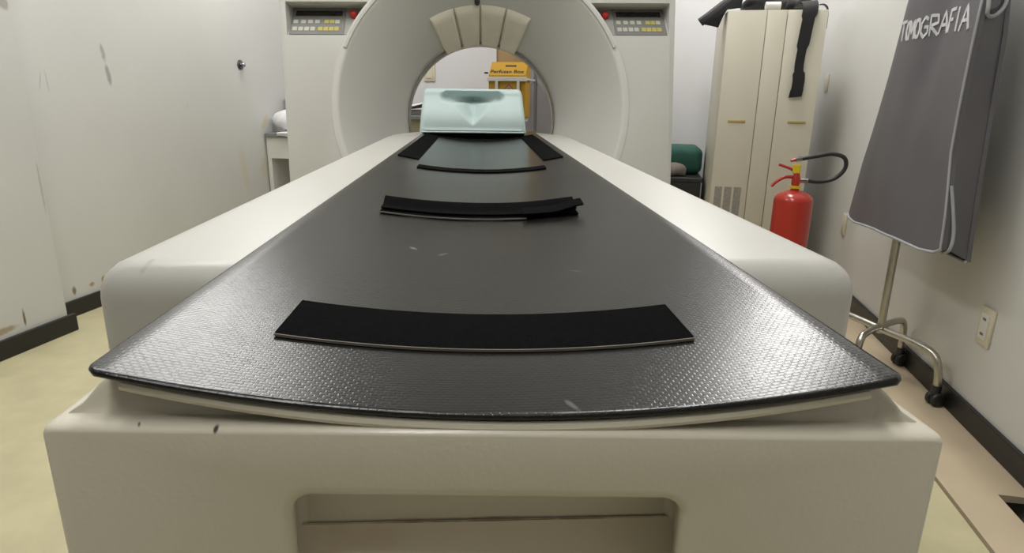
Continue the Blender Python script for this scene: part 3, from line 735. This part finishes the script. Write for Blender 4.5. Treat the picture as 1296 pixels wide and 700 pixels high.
for ch, s0, wd, z0, ht in cells:
    bm = bmesh.new(); k_ = 0
    for stroke in GLY[ch]:
        pts = []
        for (a, b_), (c_, d_) in zip(stroke, stroke[1:]):
            for q in range(6): pts.append((a + (c_ - a) * q / 6, b_ + (d_ - b_) * q / 6))
        pts.append(stroke[-1])
        P3 = [on_front(s0 - wd * x, z0 + ht * y, .0022 + .0003 * k_) for x, y in pts]; k_ += 1
        hw = .0048 if ch not in 'OM' else .0062
        prev = None
        for i, p in enumerate(P3):
            t = (P3[min(i + 1, len(P3) - 1)] - P3[max(i - 1, 0)]).normalized(); q = t.cross(Vector((1, 0, 0))).normalized() * hw
            cur = [bm.verts.new(p + q), bm.verts.new(p - q), bm.verts.new(p - q + Vector((.0016, 0, 0))), bm.verts.new(p + q + Vector((.0016, 0, 0)))]
            if prev:
                for e in range(4): bm.faces.new((prev[e], prev[(e + 1) % 4], cur[(e + 1) % 4], cur[e]))
            prev = cur
    obj('letter', bm, M['chalk'], apr)

# ------------------------------------------------------------------ wall fittings
def wall_plate(name, label, loc_n, s, z, ws, hz, face, m='beige_pl', rocker=True):
    t = thing(name, label, 'socket', RW(loc_n, s, z), ROOM)
    if face == 'R':
        obj('plate', box(-.009, 0, -ws / 2, ws / 2, -hz / 2, hz / 2, bev=.003, seg=2), M[m], t, 40)
        if rocker:
            obj('insert', box(-.0125, -.0085, -ws * .28, ws * .28, -hz * .34, hz * .34, bev=.001, seg=1), M['white_pl'], t)
            for q in (-.2, .2): obj('socket_slot', box(-.0132, -.0124, -ws * .12, ws * .12, hz * q - .004, hz * q + .004), M['taupe'], t)
    else:
        obj('plate', box(-ws / 2, ws / 2, -.009, 0, -hz / 2, hz / 2, bev=.003, seg=2), M[m], t, 40)
        obj('insert', box(-ws * .28, ws * .28, -.0125, -.0085, -hz * .34, hz * .34, bev=.001, seg=1), M['beige_pl'], t)
    return t
wall_plate('wall_socket', 'beige wall socket on the right wall near the rack caster', NR, 2.077, .334, .075, .118, 'R')
wall_plate('wall_socket', 'narrow beige plate on the right wall below the apron hem', NR, 3.53, .375, .06, .11, 'R', rocker=False)
wall_plate('wall_socket', 'small beige plate on the right wall beside the cabinet', NR, 4.25, 1.095, .06, .10, 'R', rocker=False)
wall_plate('wall_socket', 'beige switch plate on the back wall seen through the bore', -1.505, SB, 1.152, .085, .125, 'B')
hk = thing('wall_hook', 'round chrome hook on the worn left wall', 'hook', RW(NL, 3.783, 1.161), ROOM)
def lx(prof, seg=24):
    bm = lathe([(r, h) for r, h in prof], seg)
    bmesh.ops.rotate(bm, verts=bm.verts[:], cent=(0, 0, 0), matrix=Matrix.Rotation(R(90), 3, 'Y')); return bm
obj('rosette', lx([(0, 0), (.030, 0), (.030, .006), (.024, .010), (.0, .010)]), M['dark_chrome'], hk, 50)
obj('stem', lx([(0, .008), (.009, .008), (.009, .024), (0, .024)]), M['chrome'], hk, 50)
obj('knob', lx([(0, .018), (.010, .019), (.014, .024), (.014, .029), (.009, .034), (0, .035)]), M['chrome'], hk, 50)

# ------------------------------------------------------------------ left rear: white stand with linen
ls = thing('side_stand', 'white open side stand in the rear left corner', 'stand', RW(NL + .012, 3.98), ROOM)
obj('top_board', box(-.004, .52, -.012, .42, .705, .732, bev=.004, seg=2), M['grey'], ls)
for a, b_ in ((.0, .028), (.49, .515)): obj('side_panel', box(a, b_, 0, .41, 0, .705), M['white_pl'], ls)
obj('apron_board', box(.028, .49, 0, .02, .565, .705), M['white_pl'], ls)
obj('back_panel', box(.028, .49, .39, .408, .05, .565), M['olive'], ls)
obj('shelf', box(.028, .49, .02, .39, .18, .20), M['white_pl'], ls)
lin = tag(obj('folded_sheet', lump((.160, .115, .803), (.15, .10, .085), 11, 32, 18, .22), M['sheet'], None, 60, RW(NL + .012, 3.98), ROOM), 'crumpled white sheet on the side stand', 'sheet')
def drape(u, v):
    x = .10 + .30 * u; 
    y = .055 - .085 * min(1, v * 1.6); z = .740 + .01 * math.sin(u * 9) * .3 - .06 * max(0, v - .64) / .4 * (.3 + .7 * u)
    return Vector((x, y, z))
tag(obj('towel', grid_solid(16, 10, drape, lambda u, v: drape(u, v) + Vector((0, .0, -.0045))), M['sheet'], None, 60, RW(NL + .012, 3.98), ROOM), 'white towel drooping over the front of the side stand', 'towel')
tag(obj('grey_box', box(.004, .060, .27, .34, .734, .955, bev=.006, seg=2), M['grey'], None, None, RW(NL + .012, 3.98), ROOM), 'upright dark grey box behind the crumpled sheet', 'box')
# trolley seen at the left inside the bore
tr = thing('instrument_trolley', 'olive trolley behind the gantry, glimpsed left of the head cushion', 'trolley', RW(-1.68, 4.10), ROOM)
obj('top_tray', box(0, .42, 0, .38, .835, .862, bev=.004, seg=1), M['grey'], tr)
obj('body', box(.02, .40, .015, .37, .10, .835), M['olive'], tr)
for a in (.03, .37):
    for b_ in (.03, .33): obj('leg', tube([(a + .01, b_ + .01, 0), (a + .01, b_ + .01, .10)], .014, 10), M['rubber'], tr)
tag(obj('paper_stack', box(.10, .36, .04, .30, .8625, .895, bev=.004, seg=1), M['grey'], None, None, RW(-1.68, 4.10), ROOM), 'flat grey tray on the olive trolley', 'tray')
def pap(u, v): return Vector((.08 + .22 * u, .02 + .2 * v, .912 + .035 * u * u + .012 * math.sin(v * 5)))
tag(obj('white_cloth', grid_solid(10, 8, pap, lambda u, v: pap(u, v) + Vector((0, 0, -.003 ))), M['sheet'], None, 60, RW(-1.68, 4.10), ROOM), 'white cloth on the trolley behind the bore', 'cloth')

# ------------------------------------------------------------------ yellow sharps box on its stand, seen through the bore
sb = thing('sharps_box', 'yellow cardboard sharps box with dark lettering seen through the bore', 'box', RW(-.985, 4.25), ROOM)
BW, BD = .245, .19
ZB, ZF, ZT = .86, 1.125, 1.212
prof = [(0, ZB), (0, ZF), (.095, ZT), (BD, ZT), (BD, ZB)]
obj('carton', prism(prof, lambda p, t: Vector((BW * t, p[0], p[1]))), M['card'], sb)
sl = Vector((0, .095, ZT - ZF)).normalized()
sn = Vector((0, -(ZT - ZF), .095)).normalized()
def slope(x, d, o): return Vector((x, 0, ZF)) + sl * d + sn * o
def slope_box(x0, x1, d0, d1, o0, o1):
    bm = bmesh.new(); A = [bm.verts.new(slope(x, d, o0)) for x, d in ((x0, d0), (x1, d0), (x1, d1), (x0, d1))]; B = [bm.verts.new(slope(x, d, o1)) for x, d in ((x0, d0), (x1, d0), (x1, d1), (x0, d1))]
    bm.faces.new(A); bm.faces.new(B)
    for k in range(4): bm.faces.new((A[k], B[k], B[(k + 1) % 4], A[(k + 1) % 4]))
    return bm
obj('opening', slope_box(.098, .172, .082, .098, 0, .001), M['ink'], sb)
def text_mesh(body, size, ext=.0006):
    cu = bpy.data.curves.new('txt', 'FONT'); cu.body = body; cu.size = size; cu.extrude = ext; cu.align_x = 'CENTER'; cu.align_y = 'CENTER'; cu.offset = .0008
    to = bpy.data.objects.new('txt', cu); COL.objects.link(to)
    dg = bpy.context.evaluated_depsgraph_get(); me = bpy.data.meshes.new_from_object(to.evaluated_get(dg)); bpy.data.objects.remove(to); return me
me = text_mesh('Perfusan Box', .042)
lt = bpy.data.objects.new('lettering', me); COL.objects.link(lt); me.materials.append(M['ink']); lt.parent = sb
ang = math.atan2(ZT - ZF, .095)
lt.location = slope(BW / 2 - .005, .034, .0008); lt.rotation_euler = (ang, 0, 0)
cxd, czd = .135, 1.03
def dia(r_, y, m, nm): 
    return obj(nm, prism([(-r_, 0), (0, -r_), (r_, 0), (0, r_)], lambda p, t: Vector((cxd + p[0], -y - .0006 * t, czd + p[1]))), M[m], sb)
dia(.042, .0002, 'purple', 'hazard_diamond'); dia(.032, .001, 'card', 'hazard_diamond'); dia(.018, .0018, 'purple', 'hazard_diamond')
br = thing('box_bracket', 'white wire holder around the yellow sharps box', 'holder', RW(-.985, 4.25), ROOM)
obj('front_band', box(-.012, BW + .012, -.014, -.004, 1.088, 1.115, bev=.002, seg=1), M['white_pl'], br)
for x in (.046, .19): obj('front_bar', box(x, x + .018, -.014, -.004, .80, 1.09, bev=.002, seg=1), M['white_pl'], br)
for x in (-.012, BW + .004): obj('side_band', box(x, x + .008, -.004, .35 - .001, 1.096, 1.108), M['white_pl'], br)
obj('bottom_shelf', box(.01, BW - .01, -.014, .19, .83, .857), M['white_pl'], br)
tag(obj('small_black_clip', box(-.038, -.014, .03, .05, 1.135, 1.146, bev=.002, seg=1), M['rubber'], br), 'small black clip', 'clip')
for o_ in br.children:
    if o_.name.startswith('small_black_clip'):
        del o_['category']

# ------------------------------------------------------------------ right rear: green cushion on a dark crate
cr = thing('storage_crate', 'black storage crate between the gantry and the cabinet', 'crate', RW(.06, 4.15), ROOM)
obj('body', box(0, .34, -.13, .36, 0, .50, bev=.008, seg=2), M['rubber'], cr)
obj('lid', box(-.008, .348, -.138, .368, .50, .53, bev=.006, seg=2), M['rubber'], cr)
gbm = box(-.01, .352, .01, .37, .532, .70, bev=.045, seg=5)
tag(obj('green_bolster', gbm, M['green'], None, 60, RW(.06, 4.15), ROOM), 'dark green padded bolster on the black crate', 'bolster')
def shoe(u, v): return Vector((.10 + .15 * u, -.035 + .11 * v, .620 + .022 * math.sin(math.pi * v) - .03 * u * u))
tag(obj('folded_cloth', lump((.17, -.058, .562), (.085, .045, .05), 9, 20, 12, .3), M['taupe'], None, 60, RW(.06, 4.15), ROOM), 'taupe folded cloth lying in front of the green bolster', 'cloth')
bpy.context.view_layer.update()
